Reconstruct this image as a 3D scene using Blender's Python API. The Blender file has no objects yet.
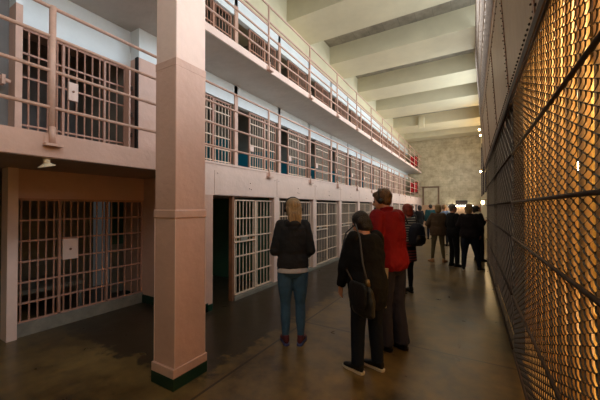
import bpy, math, random
from math import sin, cos, pi, radians
from mathutils import Vector, Matrix, Euler
random.seed(7)
sc = bpy.context.scene
C = sc.collection

# ------------------------------------------------------------------ camera, world, big lights, exposure
cam_d = bpy.data.cameras.new('camera'); cam_d.sensor_width = 36.0; cam_d.lens = 17.7
cam = bpy.data.objects.new('camera', cam_d); C.objects.link(cam)
cam.location = (0, 0, 1.6); cam.rotation_euler = (radians(90.7), 0, radians(30.24)); cam_d.shift_y = 3.4/600
cam_d.clip_start = 0.05; cam_d.clip_end = 200
sc.camera = cam
w = bpy.data.worlds.new('world'); sc.world = w; w.use_nodes = True
w.node_tree.nodes['Background'].inputs[0].default_value = (0.9, 0.85, 0.8, 1)
w.node_tree.nodes['Background'].inputs[1].default_value = 0.03

def area(name, loc, direction, sx, sy, power, color, spread=180):
    l = bpy.data.lights.new(name, 'AREA'); l.shape = 'RECTANGLE'; l.size = sx; l.size_y = sy
    l.energy = power; l.color = color; l.spread = radians(spread)
    o = bpy.data.objects.new(name, l); C.objects.link(o); o.location = loc
    o.rotation_euler = Vector(direction).to_track_quat('-Z', 'Y').to_euler()
    return o
WARM = (1.0, 0.72, 0.42); NEUT = (1.0, 0.90, 0.76); COOL = (0.80, 0.90, 1.0)
# daylight from the tall windows high in the right-hand wall
area('daylight', (0.9, 0.0, 5.8), (-1, 0.15, -0.35), 4.5, 1.6, 95, COOL)
area('daylight', (1.35, 6.5, 5.4), (-1, 0.0, -0.1), 6.0, 2.0, 340, COOL)
area('daylight', (0.50, 14.5, 5.4), (-1, 0.0, -0.1), 6.0, 2.0, 230, COOL)
area('daylight', (0.3, 20.5, 4.2), (-1, 0.5, 0.0), 3.0, 3.0, 190, (0.95, 0.95, 0.9))
area('soffit_fill', (0.25, 0.9, 3.7), (-1, 0.25, 0.40), 2.6, 0.6, 30, (0.88, 0.94, 1.0), 125)  # unseen cool fill added to light the soffits and middle tier
# added unseen fill strips, in place of bounce, shining up on beams and soffits
for yy in (1.0, 6.0, 11.0, 16.5, 22.0):
    area('bounce_fill', (0.12, yy, 2.85), (-1, -0.6, 0.85), 4.2, 0.10, (24 if yy < 5 else 34), (1.0, 0.93, 0.82), 125)
# added fills inside the gun gallery, high and low, for its golden glow
area('gallery_glow_fill', (0.95, 4.2, 3.55), (0.1, 0, -1), 8.5, 0.25, 130, (1.0, 0.68, 0.32))
area('gallery_low_fill', (1.32, 3.6, 0.12), (-0.25, 0, 1), 8.0, 0.06, 18, (1.0, 0.68, 0.32))
# weak warm corridor lamps high between the beams
for yy in (1.5, 6.8, 12.5, 19.0):
    area('corridor_lamp', (-1.4, yy, 6.75), (-0.15, 0.15, -1), 0.5, 0.5, (9 if yy < 5 else 22), (1.0, 0.82, 0.58))
area('corridor_lamp', (-1.0, -1.6, 3.4), (-0.3, 1.0, -0.35), 1.2, 0.6, 4, (1.0, 0.78, 0.52))
sc.view_settings.view_transform = 'Standard'; sc.view_settings.look = 'None'
sc.view_settings.gamma = 1; sc.view_settings.use_curve_mapping = False
sc.view_settings.exposure = 0.0

# ------------------------------------------------------------------ materials
def srgb(r, g, b):
    f = lambda c: (c/255/12.92) if c/255 <= 0.04045 else ((c/255+0.055)/1.055)**2.4
    return (f(r), f(g), f(b), 1)
def mat(name, col, rough=0.6, metal=0.0, var=0.15, scale=3.0, bump=0.0, bscale=40, spec=0.5, emit=None, es=0, stretch=None):
    m = bpy.data.materials.new(name); m.use_nodes = True; nt = m.node_tree; N = nt.nodes; L = nt.links
    b = N['Principled BSDF']; b.inputs['Roughness'].default_value = rough; b.inputs['Metallic'].default_value = metal
    b.inputs['Specular IOR Level'].default_value = spec
    tc = N.new('ShaderNodeTexCoord'); mp = N.new('ShaderNodeMapping'); L.new(tc.outputs['Object'], mp.inputs[0])
    if stretch: mp.inputs['Scale'].default_value = stretch
    if var > 0:
        n = N.new('ShaderNodeTexNoise'); n.inputs['Scale'].default_value = scale; n.inputs['Detail'].default_value = 6
        n.inputs['Roughness'].default_value = 0.65
        L.new(mp.outputs[0], n.inputs['Vector'])
        r = N.new('ShaderNodeValToRGB'); L.new(n.outputs[0], r.inputs[0])
        r.color_ramp.elements[0].position = 0.3; r.color_ramp.elements[1].position = 0.7
        r.color_ramp.elements[0].color = tuple(c*(1-var) for c in col[:3])+(1,)
        r.color_ramp.elements[1].color = tuple(min(1, c*(1+var)) for c in col[:3])+(1,)
        L.new(r.outputs[0], b.inputs['Base Color'])
    else: b.inputs['Base Color'].default_value = col
    if bump > 0:
        n2 = N.new('ShaderNodeTexNoise'); n2.inputs['Scale'].default_value = bscale; n2.inputs['Detail'].default_value = 4
        L.new(mp.outputs[0], n2.inputs['Vector'])
        bp = N.new('ShaderNodeBump'); bp.inputs['Strength'].default_value = bump; bp.inputs['Distance'].default_value = 0.02
        L.new(n2.outputs[0], bp.inputs['Height']); L.new(bp.outputs[0], b.inputs['Normal'])
    if emit: b.inputs['Emission Color'].default_value = emit; b.inputs['Emission Strength'].default_value = es
    return m
M = {}
M['pink'] = mat('pink_paint', srgb(204, 166, 148), 0.42, var=0.07, scale=2.5, bump=0.25, bscale=14)
M['pinkrail'] = mat('pink_rail_paint', srgb(206, 168, 150), 0.38, var=0.10, scale=14, bump=0.15)
M['pinkpale'] = mat('pale_pink_paint', srgb(226, 198, 184), 0.45, var=0.06, scale=3, bump=0.2, bscale=12)
M['barcream'] = mat('cream_bar_paint', srgb(220, 196, 172), 0.4, var=0.12, scale=12)
M['barpink'] = mat('dusty_bar_paint', srgb(176, 132, 112), 0.45, var=0.15, scale=12)
M['browncol'] = mat('rusty_brown_frame', srgb(132, 88, 60), 0.5, var=0.25, scale=10)
M['white'] = mat('white_wall_paint', srgb(222, 230, 232), 0.55, var=0.05, scale=3)
M['cream'] = mat('cream_wall_paint', srgb(214, 205, 172), 0.6, var=0.07, scale=1.5, bump=0.2, bscale=8)
M['beam'] = mat('cream_beam_paint', srgb(206, 196, 164), 0.55, var=0.07, scale=1.2, bump=0.2, bscale=6)
M['greygloss'] = mat('grey_wall_paint', srgb(120, 118, 116), 0.5, var=0.1, scale=3)
M['slabunder'] = mat('grey_soffit_paint', srgb(176, 172, 166), 0.5, var=0.10, scale=2.0, bump=0.5, bscale=9)
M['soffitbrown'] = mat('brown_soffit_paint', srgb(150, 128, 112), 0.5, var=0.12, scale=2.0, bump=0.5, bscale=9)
M['celldark'] = mat('dark_cell_paint', srgb(142, 138, 126), 0.6, var=0.2, scale=2)
M['teal'] = mat('teal_cell_paint', srgb(30, 130, 150), 0.5, var=0.2, scale=2)
M['green'] = mat('green_cell_paint', srgb(60, 100, 76), 0.5, var=0.2, scale=2)
M['greenbase'] = mat('dark_green_paint', srgb(16, 50, 34), 0.4, var=0.25, scale=8)
M['curb'] = mat('grey_concrete', srgb(128, 124, 112), 0.6, var=0.25, scale=5, bump=0.4)
M['seam'] = mat('dark_seam', srgb(70, 46, 36), 0.7, var=0)
M['steelplate'] = mat('tan_steel_paint', srgb(150, 122, 96), 0.5, var=0.12, scale=2, bump=0.3, bscale=8)
M['darksteel'] = mat('dark_brown_steel', srgb(50, 32, 20), 0.75, var=0.25, scale=8)
M['wire'] = mat('dark_wire', srgb(36, 24, 17), 0.55, metal=0.1, var=0.25, scale=30)
M['silverwire'] = mat('grey_wire', srgb(178, 160, 146), 0.4, metal=0.3, var=0.2, scale=30)
M['dullwire'] = mat('dull_grey_wire', srgb(136, 118, 102), 0.4, metal=0.3, var=0.3, scale=8)
M['pole'] = mat('warm_steel_pole', srgb(210, 176, 130), 0.35, metal=0.2, var=0.15, scale=6)
M['ochre'] = mat('ochre_wall_paint', srgb(228, 190, 110), 0.55, var=0.2, scale=2.5)
M['galleryback'] = mat('brown_wall_paint', srgb(110, 84, 62), 0.6, var=0.15)
M['red'] = mat('red_enamel', srgb(196, 20, 30), 0.35, var=0.08)
M['black'] = mat('black_plastic', srgb(16, 16, 18), 0.4, var=0)
M['darkvoid'] = mat('black_gap', srgb(20, 16, 14), 0.8, var=0)
M['peach'] = mat('peach_dado_paint', srgb(176, 140, 108), 0.5, var=0.08)
M['brass'] = mat('lamp_socket', srgb(120, 96, 60), 0.4, metal=0.6, var=0)
M['bulb'] = mat('bulb_glow', srgb(255, 220, 150), 0.4, var=0, emit=(1, 0.66, 0.28, 1), es=55)
M['tube'] = mat('lamp_tube', srgb(255, 250, 240), 0.4, var=0, emit=(1, 0.95, 0.85, 1), es=5)
M['daywin'] = mat('daylit_pane', srgb(200, 220, 240), 0.3, var=0, emit=(0.66, 0.82, 1, 1), es=2.6)
M['signblack'] = mat('black_sign_face', srgb(24, 22, 22), 0.5, var=0)
M['lampcream'] = mat('cream_lamp_paint', srgb(226, 206, 170), 0.4, var=0.05)

def floor_mat():
    m = bpy.data.materials.new('polished_concrete'); m.use_nodes = True; nt = m.node_tree; N = nt.nodes; L = nt.links
    b = N['Principled BSDF']; tc = N.new('ShaderNodeTexCoord')
    def noise(sc_, det=6, vec=None):
        n = N.new('ShaderNodeTexNoise'); n.inputs['Scale'].default_value = sc_; n.inputs['Detail'].default_value = det
        n.inputs['Roughness'].default_value = 0.62; L.new(vec or tc.outputs['Object'], n.inputs['Vector']); return n
    sep = N.new('ShaderNodeSeparateXYZ'); L.new(tc.outputs['Object'], sep.inputs[0])
    def mth(op, a, b_=None, cl=False):
        q = N.new('ShaderNodeMath'); q.operation = op; q.use_clamp = cl
        for i, v in enumerate((a, b_)):
            if v is None: continue
            if isinstance(v, (int, float)): q.inputs[i].default_value = v
            else: L.new(v, q.inputs[i])
        return q.outputs[0]
    n1 = noise(0.9); n2 = noise(5.0); n3 = noise(22)
    mix = mth('ADD', mth('MULTIPLY', n1.outputs[0], 0.6), mth('MULTIPLY', n2.outputs[0], 0.4))
    r = N.new('ShaderNodeValToRGB'); L.new(mix, r.inputs[0])
    r.color_ramp.elements[0].position = 0.40; r.color_ramp.elements[0].color = srgb(66, 52, 32)
    r.color_ramp.elements[1].position = 0.60; r.color_ramp.elements[1].color = srgb(120, 98, 58)
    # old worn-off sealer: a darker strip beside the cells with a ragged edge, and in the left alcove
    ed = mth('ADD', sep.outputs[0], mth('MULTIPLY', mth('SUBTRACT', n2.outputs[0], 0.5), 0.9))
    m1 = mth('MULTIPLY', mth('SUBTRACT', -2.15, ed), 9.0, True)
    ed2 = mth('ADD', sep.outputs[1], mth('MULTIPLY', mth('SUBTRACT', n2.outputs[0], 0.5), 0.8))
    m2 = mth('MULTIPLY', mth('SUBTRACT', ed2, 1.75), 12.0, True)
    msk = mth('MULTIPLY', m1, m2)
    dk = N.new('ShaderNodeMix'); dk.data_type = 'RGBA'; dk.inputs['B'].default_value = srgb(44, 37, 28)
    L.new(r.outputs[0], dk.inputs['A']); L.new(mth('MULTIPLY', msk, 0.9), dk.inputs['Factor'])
    # expansion joints
    def line(comp, off, period, w_):
        t = mth('MODULO', mth('ADD', mth('ADD', comp, off), 60*period), period)
        return mth('LESS_THAN', mth('ABSOLUTE', mth('SUBTRACT', t, period/2)), w_)
    ln = mth('MAXIMUM', line(sep.outputs[0], 0.52, 3.0, 0.013), line(sep.outputs[1], 0.9, 3.0, 0.011))
    fx = N.new('ShaderNodeMix'); fx.data_type = 'RGBA'; fx.inputs['B'].default_value = srgb(34, 27, 20)
    L.new(dk.outputs['Result'], fx.inputs['A']); L.new(mth('MULTIPLY', ln, 0.85), fx.inputs['Factor'])
    L.new(fx.outputs['Result'], b.inputs['Base Color'])
    rr = N.new('ShaderNodeMapRange'); L.new(n2.outputs[0], rr.inputs[0]); rr.inputs[1].default_value = 0.3; rr.inputs[2].default_value = 0.7
    rr.inputs[3].default_value = 0.27; rr.inputs[4].default_value = 0.38; L.new(rr.outputs[0], b.inputs['Roughness'])
    bp = N.new('ShaderNodeBump'); bp.inputs['Strength'].default_value = 0.06; bp.inputs['Distance'].default_value = 0.01
    L.new(mth('SUBTRACT', n3.outputs[0], mth('MULTIPLY', ln, 2.0)), bp.inputs['Height']); L.new(bp.outputs[0], b.inputs['Normal'])
    return m
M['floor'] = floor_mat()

def concrete_mat(name, c0, c1, bw=1.6, bh=0.35):
    m = bpy.data.materials.new(name); m.use_nodes = True; nt = m.node_tree; N = nt.nodes; L = nt.links
    b = N['Principled BSDF']; b.inputs['Roughness'].default_value = 0.42
    tc = N.new('ShaderNodeTexCoord'); n = N.new('ShaderNodeTexNoise'); n.inputs['Scale'].default_value = 2.6; n.inputs['Detail'].default_value = 9
    n.inputs['Roughness'].default_value = 0.72; L.new(tc.outputs['Object'], n.inputs['Vector'])
    mp = N.new('ShaderNodeMapping'); mp.inputs['Rotation'].default_value = (radians(90), 0, 0); L.new(tc.outputs['Object'], mp.inputs[0])
    br = N.new('ShaderNodeTexBrick'); L.new(mp.outputs[0], br.inputs['Vector']); br.inputs['Scale'].default_value = 1.0
    br.inputs['Color1'].default_value = (1, 1, 1, 1); br.inputs['Color2'].default_value = (0.86, 0.86, 0.86, 1); br.inputs['Mortar'].default_value = (0.55, 0.55, 0.55, 1)
    br.inputs['Mortar Size'].default_value = 0.008; br.inputs['Brick Width'].default_value = bw; br.inputs['Row Height'].default_value = bh
    r = N.new('ShaderNodeValToRGB'); L.new(n.outputs[0], r.inputs[0])
    r.color_ramp.elements[0].position = 0.34; r.color_ramp.elements[0].color = c0
    r.color_ramp.elements[1].position = 0.62; r.color_ramp.elements[1].color = c1
    mx = N.new('ShaderNodeMix'); mx.data_type = 'RGBA'; mx.blend_type = 'MULTIPLY'; mx.inputs['Factor'].default_value = 0.7
    L.new(r.outputs[0], mx.inputs['A']); L.new(br.outputs[0], mx.inputs['B']); L.new(mx.outputs['Result'], b.inputs['Base Color'])
    bp = N.new('ShaderNodeBump'); bp.inputs['Strength'].default_value = 0.3; L.new(n.outputs[0], bp.inputs['Height']); L.new(bp.outputs[0], b.inputs['Normal'])
    return m
M['endwall'] = concrete_mat('stained_concrete', srgb(156, 142, 112), srgb(200, 186, 154), 1.5, 0.4)
M['slab'] = concrete_mat('board_marked_concrete', srgb(128, 120, 104), srgb(166, 156, 136), 0.5, 0.25)

# ------------------------------------------------------------------ mesh helpers
class MB:
    def __init__(s): s.v = []; s.f = []
    def box(s, x0, x1, y0, y1, z0, z1):
        b = len(s.v)
        s.v += [(x, y, z) for z in (z0, z1) for y in (y0, y1) for x in (x0, x1)]
        s.f += [tuple(b+i for i in q) for q in ((0, 2, 3, 1), (4, 5, 7, 6), (0, 1, 5, 4), (2, 6, 7, 3), (0, 4, 6, 2), (1, 3, 7, 5))]
        return s
    def obox(s, c, ax, ay, az):
        b = len(s.v); c = Vector(c)
        s.v += [tuple(c+Vector(ax)*i+Vector(ay)*j+Vector(az)*k) for k in (-1, 1) for j in (-1, 1) for i in (-1, 1)]
        s.f += [tuple(b+i for i in q) for q in ((0, 2, 3, 1), (4, 5, 7, 6), (0, 1, 5, 4), (2, 6, 7, 3), (0, 4, 6, 2), (1, 3, 7, 5))]
        return s
    def rings(s, rings):
        b = len(s.v); n = len(rings[0])
        for r in rings: s.v += [tuple(p) for p in r]
        for i in range(len(rings)-1):
            for j in range(n):
                a = b+i*n+j; c = b+i*n+(j+1) % n
                s.f.append((a, c, c+n, a+n))
        s.f.append(tuple(b+j for j in reversed(range(n)))); e = b+(len(rings)-1)*n
        s.f.append(tuple(e+j for j in range(n)))
        return s
    def tube(s, pts, rad, n=8):
        pts = [Vector(p) for p in pts]
        if not isinstance(rad, (list, tuple)): rad = [rad]*len(pts)
        rs = []; up = None
        for i, p in enumerate(pts):
            d = (pts[min(i+1, len(pts)-1)]-pts[max(i-1, 0)]).normalized()
            if up is None:
                up = Vector((0, 0, 1)) if abs(d.z) < 0.9 else Vector((1, 0, 0))
            a = (up - d*up.dot(d)).normalized(); up = a; c = d.cross(a)
            rs.append([p+(a*cos(2*pi*k/n)+c*sin(2*pi*k/n))*rad[i] for k in range(n)])
        return s.rings(rs)
    def sphere(s, c, r, n=12, m=8, rot=None):
        c = Vector(c); r = Vector(r) if not isinstance(r, (int, float)) else Vector((r, r, r)); rs = []
        for i in range(1, m):
            t = pi*i/m; ring = []
            for k in range(n):
                q = Vector((r.x*sin(t)*cos(2*pi*k/n), r.y*sin(t)*sin(2*pi*k/n), -r.z*cos(t)))
                if rot is not None: q = rot @ q
                ring.append(c+q)
            rs.append(ring)
        return s.rings(rs)
    def ell(s, secs, n=16, T=None):       # stacked horizontal ellipses: (x, y, z, rx, ry)
        rs = []
        for (x, y, z, rx, ry) in secs:
            ring = [Vector((x+rx*cos(2*pi*k/n), y+ry*sin(2*pi*k/n), z)) for k in range(n)]
            rs.append([T(p) for p in ring] if T else ring)
        return s.rings(rs)
    def mesh(s, name):
        me = bpy.data.meshes.new(name); me.from_pydata(s.v, [], s.f); me.update(); return me
    def build(s, name, m, parent=None, smooth=False):
        me = s.mesh(name); me.materials.append(m)
        if smooth:
            for p in me.polygons: p.use_smooth = True
        o = bpy.data.objects.new(name, me); C.objects.link(o)
        if parent: o.parent = parent
        return o
def bevel(o, wd=0.01, seg=2):
    md = o.modifiers.new('bevel', 'BEVEL'); md.width = wd; md.segments = seg; md.limit_method = 'ANGLE'
    return o
def tag(o, label=None, cat=None, group=None, kind=None):
    if label: o['label'] = label
    if cat: o['category'] = cat
    if group: o['group'] = group
    if kind: o['kind'] = kind
    return o
def empty(name, loc=(0, 0, 0), rz=0):
    o = bpy.data.objects.new(name, None); C.objects.link(o); o.location = loc; o.rotation_euler = (0, 0, rz)
    o.empty_display_size = 0.1; return o
def struct(name, mb, m): return tag(mb.build(name, m), kind='structure')
def copy_tree(o, parent=None):
    c = o.copy(); C.objects.link(c); c.parent = parent
    for ch in o.children: copy_tree(ch, c)
    return c

# ------------------------------------------------------------------ room shell
XF, XW, XL = -3.5, -4.55, -4.8          # balcony edge / upper cell fronts / alcove grille
YE = 25.5
CELL = 1.72
piers = [5.05+CELL*k for k in range(-1, 12)]       # cell division walls
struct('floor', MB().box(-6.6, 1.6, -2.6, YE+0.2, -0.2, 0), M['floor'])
struct('wall_end', MB().box(-6.6, 1.6, YE, YE+0.3, 1.75, 7.6), M['endwall'])
struct('wall_end_dado', MB().box(-6.6, 1.6, YE-0.012, YE+0.3, 0, 1.75), M['peach'])
struct('wall_rear', MB().box(-6.6, 1.6, -2.8, -2.6, 0, 7.6), M['cream'])
struct('ceiling', MB().box(-6.6, 1.6, -2.8, YE+0.3, 7.55, 7.75), M['slab'])
struct('wall_right', MB().box(1.5, 1.7, -2.8, 10.6, 0, 7.6), M['galleryback'])
struct('wall_upper_left', MB().box(-6.6, XW, -2.6, YE, 6.32, 7.55), M['cream'])
for (a, b) in ((-2.0, -0.6), (1.0, 2.4), (4.03, 5.43), (7.05, 8.45), (10.0, 11.4), (13.1, 14.5), (16.15, 17.9), (20.3, 22.3), (24.0, 25.3)):
    struct('ceiling_beam', MB().box(XW, 1.5, a, b, 6.9, 7.56), M['beam'])
# far right wall beyond the gun gallery, with tall daylit windows
wr = MB()
wins = [(12.2, 13.6), (15.4, 16.8), (18.6, 20.0), (21.8, 23.2)]
yy = 10.6
for a, b in wins:
    wr.box(0.58, 0.9, yy, a, 0, 7.55); wr.box(0.58, 0.9, a, b, 0, 2.3); wr.box(0.58, 0.9, a, b, 5.6, 7.55); yy = b
wr.box(0.58, 0.9, yy, YE, 0, 7.55); wr.box(0.9, 1.7, 10.6, 10.8, 0, 7.55)
struct('wall_right_far', wr, M['cream'])
for i, (a, b) in enumerate(wins):
    f = MB(); f.box(0.54, 0.66, a-0.04, a+0.03, 2.3, 5.6); f.box(0.54, 0.66, b-0.03, b+0.04, 2.3, 5.6)
    for k in range(1, 4): f.box(0.62, 0.66, a+(b-a)*k/4-0.012, a+(b-a)*k/4+0.012, 2.3, 5.6)
    for k in range(0, 10): f.box(0.61, 0.67, a, b, 2.3+k*0.364-0.015, 2.3+k*0.364+0.015)
    fo = struct('window_%d' % (i+1), f, M['darksteel'])
    MB().box(0.68, 0.70, a, b, 2.3, 5.6).build('window_pane', M['daywin'], fo)

# ------------------------------------------------------------------ cell block
# balcony slabs
s2 = MB(); s2.box(-6.6, XF, -2.6, 3.0, 2.08, 2.31)                        # over the alcove on the left
struct('balcony_slab_left', s2, M['pink'])
MBs = MB(); MBs.box(-6.6, XF-0.012, -2.6, 3.0, 2.072, 2.08); struct('balcony_soffit_left', MBs, M['soffitbrown'])
struct('balcony_slab_lower', MB().box(-6.6, XF, 3.0, YE, 1.79, 2.31), M['pinkpale'])
struct('balcony_slab_upper', MB().box(-6.6, XF, -2.6, YE, 4.315, 4.44), M['pinkpale'])
struct('balcony_soffit_upper', MB().box(XW, XF-0.02, -2.6, YE, 4.308, 4.318), M['slabunder'])
# panel seams and rivets on the lower band
pl = MB()
for k in range(12):
    y0 = 3.33+CELL*k
    pl.box(XF, XF+0.006, y0, y0+CELL-0.03, 1.80, 2.18)
struct('trim_1', pl, M['pinkpale'])
rv = MB()
for k in range(12):
    y0 = 3.33+CELL*k+CELL/2
    for dy, z in ((0, 2.03), (-0.02, 1.93), (0.03, 1.92)): rv.sphere((XF+0.008, y0+dy, z), 0.009, 6, 4)
    for dy in (-0.8, 0.78): rv.sphere((XF+0.008, y0+dy, 2.14), 0.008, 6, 4)
struct('trim_2', rv, M['browncol'])
bev = MB()
bev.box(XF, XF+0.012, 3.0, YE, 2.28, 2.315)
struct('trim_3', bev, M['pinkpale'])
# pier beside the square column (return wall of the alcove), ground-floor piers
g = MB(); g.box(-5.4, XF, 3.0, 3.30, 0.0, 1.79); g.box(-5.4, -3.52, 2.98, 3.0, 0, 2.072)
struct('wall_return', g, M['pink'])
struct('baseboard_return', MB().box(-5.3, XF+0.012, 2.962, 3.2, 0, 0.13).box(XF, XF+0.012, 2.97, 3.29, 0, 0.1), M['greenbase'])
g = MB()
for y in piers[1:]: g.box(XF-0.13, XF, y-0.09, y+0.09, 0, 1.79)
struct('wall_ground_piers', g, M['pinkpale'])
g = MB()
for y in piers[2:]: g.box(-5.8, XF-0.13, y-0.08, y+0.07, 0, 1.79)
struct('wall_ground_partitions', g, M['greygloss'])
g = MB()
for y in piers[1:2]: g.box(-5.8, XF-0.13, y-0.08, y+0.07, 0, 1.79)
struct('wall_ground_dividers', g, M['green'])
struct('wall_ground_cells', MB().box(-5.9, -5.8, 3.0, YE, 0.9, 1.79), M['green']); struct('wall_ground_cells_lower', MB().box(-5.9, -5.8, 3.0, YE, 0, 0.9), M['celldark'])
struct('trim_4', MB().box(XF-0.14, XF+0.004, 3.8, YE, 0, 0.06), M['curb'])
struct('wall_far_left', MB().box(-5.9, XF, piers[-1]+0.1, YE, 0, 1.79), M['pinkpale'])
# alcove on the left with its barred front
struct('trim_5', MB().box(XL-0.12, XL, 1.3, 2.98, 0, 0.16), M['curb'])
struct('wall_alcove_lintel', MB().box(XL-0.15, XL, 1.30, 2.98, 1.71, 2.075), M['pink'])
struct('wall_alcove_jamb', MB().box(XL-0.15, XL+0.05, 1.275, 1.37, 0, 2.075), M['pinkpale'])
struct('wall_alcove_left', MB().box(XL-0.9, XL-0.5, -2.6, 1.22, 0, 2.075), M['celldark'])
struct('wall_alcove_back', MB().box(-6.6, -6.5, -2.6, 3.0, 0, 2.08), M['celldark'])
struct('wall_alcove_side', MB().box(-6.5, XL-0.4, 1.1, 1.22, 0, 2.08), M['celldark'])
# upper cells: back walls, dividers, piers, band over the doors
for tier, (z0, zd, zc, inner) in enumerate(((2.31, 3.88, 4.315, 'teal'), (4.44, 5.88, 6.32, 'celldark'))):
    nm = ('middle', 'top')[tier]
    struct('wall_%s_cells_upper' % nm, MB().box(-6.3, -6.2, -2.6, YE, z0+1.0, zc), M['greygloss'])
    struct('wall_%s_cells_lower' % nm, MB().box(-6.3, -6.2, 2.9 if tier == 0 else -2.6, YE, z0, z0+1.0), M[inner])
    d = MB(); p = MB(); q = MB()
    PS = [v-0.09 for v in piers]
    ys = ([1.25, 2.82] if tier == 0 else [-0.1, 1.61]) + PS
    for i, y in enumerate(ys):
        if i < 2 and tier == 0: continue
        d.box(-6.2, XW, y-0.05, y+0.05, z0, zc)
        p.box(XW-0.02, XW+0.025, y-0.06, y+0.04, z0, zd+0.22)
    if tier == 0:
        for (y0, y1) in ((1.21, 1.27), (2.60, 3.2)):
            p.box(-4.72, -4.33, y0, y1, z0, 3.86); d.box(-6.2, -4.72, y0, y1, z0, zc); q.box(-4.72, -4.33, y0, y1, 3.86, zc)
    if tier == 0:
        e = MB()
        for y in PS: e.box(-6.2, XW-0.13, y-0.056, y+0.056, z0, z0+0.85)
        struct('wall_middle_dividers_lower', e, M['teal'])
    struct('wall_%s_dividers' % nm, d, M['celldark'])
    struct('wall_%s_piers' % nm, p, M['pink'])
    q.box(XW-0.12, XW, -0.2 if tier else 2.6, YE, zd, zc)
    if tier == 0: q.box(XW-0.12, XW, 1.2, 2.6, 3.74, zc)
    struct('wall_%s_band' % nm, q, M['white'])
struct('wall_top_band_ledge', MB().box(XW, XW+0.03, -0.2, YE, 6.29, 6.33), M['pink'])
struct('wall_middle_left', MB().box(-6.2, XW+0.02, -2.6, 1.21, 2.31, 4.315), M['greygloss'])
struct('gap_shade_strip', MB().box(-4.40, -4.335, 2.58, 2.60, 2.31, 3.86), M['darkvoid'])  # black strip standing in for the shaded gap beside the open door

# barred cell fronts
def grille(mb, x, y0, y1, z0, z1, n, hz, r=0.0095):
    for k in range(n):
        y = y0+(y1-y0)*(k+0.5)/n
        mb.tube([(x, y, z0), (x, y, z1)], r, 6)
    for z in hz: mb.box(x-0.006, x+0.014, y0, y1, z-0.011, z+0.011)
def frame(mb, x, y0, y1, z0, z1, t=0.022, d=0.02):
    mb.box(x-d, x+d, y0, y0+t*1.3, z0, z1); mb.box(x-d, x+d, y1-t*1.3, y1, z0, z1)
    mb.box(x-d, x+d, y0, y1, z0, z0+t); mb.box(x-d, x+d, y0, y1, z1-t, z1)
def gate_proto(wd, z1, nb, mf, mb_, lockz, wide=False, nh=5):
    r = empty('cell_gate'); f = MB(); frame(f, 0, 0, wd, 0, z1); f.build('gate_frame', M[mf], r)
    b = MB(); hz = [z1*(k+1)/(nh+1) for k in range(nh)]
    grille(b, 0, 0.025, wd-0.025, 0.02, z1-0.02, nb, hz); b.build('bars', M[mb_], r)
    if wide:
        l = MB(); l.box(-0.02, 0.035, 0.0, wd, lockz-0.012, lockz+0.012); l.box(-0.02, 0.035, 0.0, wd, lockz+0.075, lockz+0.099)
        l.build('lock_bar', M[mb_], r); MB().box(-0.01, 0.03, 0.16, 0.34, lockz+0.01, lockz+0.077).build('lock_box', M['curb'], r)
    else: bevel(MB().box(-0.01, 0.035, 0.02, 0.16, lockz, lockz+0.13).build('lock_plate', M['pinkpale'], r), 0.005)
    return r
def fixed_proto(wd, z1, nb, mf, mb_, nh=5):
    r = empty('fixed_grille'); f = MB(); frame(f, 0, 0, wd, 0, z1); f.build('grille_frame', M[mf], r)
    b = MB(); grille(b, 0, 0.025, wd-0.025, 0.02, z1-0.02, nb, [z1*(k+1)/(nh+1) for k in range(nh)]); b.build('bars', M[mb_], r)
    return r
ORD = ['first', 'second', 'third', 'fourth', 'fifth', 'sixth', 'seventh', 'eighth', 'ninth', 'tenth', 'eleventh', 'twelfth', 'thirteenth']
def place(proto, used, x, y, z, label, cat, group):
    o = proto if not used[0] else copy_tree(proto); used[0] = True
    o.location = (x, y, z); tag(o, label, cat, group); return o
# ground floor
gp = gate_proto(0.60, 1.66, 6, 'barcream', 'barcream', 0.92, True, 4); fp = fixed_proto(0.56, 1.66, 5, 'barcream', 'barcream', 4)
ug, uf = [False], [False]
for k in range(11):
    y0 = piers[k]+0.10 if k else 3.30
    off = 0.52 if k == 0 else 0.03
    if k == 1:      # the closed cells have wider gates
        gp = gate_proto(0.74, 1.66, 7, 'barcream', 'barcream', 0.92, True, 4); fp = fixed_proto(0.72, 1.66, 6, 'barcream', 'barcream', 4); ug, uf = [False], [False]
    place(gp, ug, XF-0.06, y0+off, 0.07, 'cream ground-floor cell gate, %s in the row from the square column' % ORD[k], 'cell gate', 'ground-floor cell gates')
    place(fp, uf, XF-0.085, y0+off+(0.62 if k == 0 else 0.755), 0.07, 'cream fixed bars beside the %s ground-floor cell gate from the square column' % ORD[k], 'grille', 'ground-floor fixed grilles')
# brown sliding-door post of the first cell
pb = MB(); pb.box(XF-0.10, XF-0.02, 3.755, 3.805, 0.0, 1.79)
tag(pb.build('door_post', M['browncol']), 'rusty brown steel post beside the open first ground-floor cell doorway', 'post')
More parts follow.
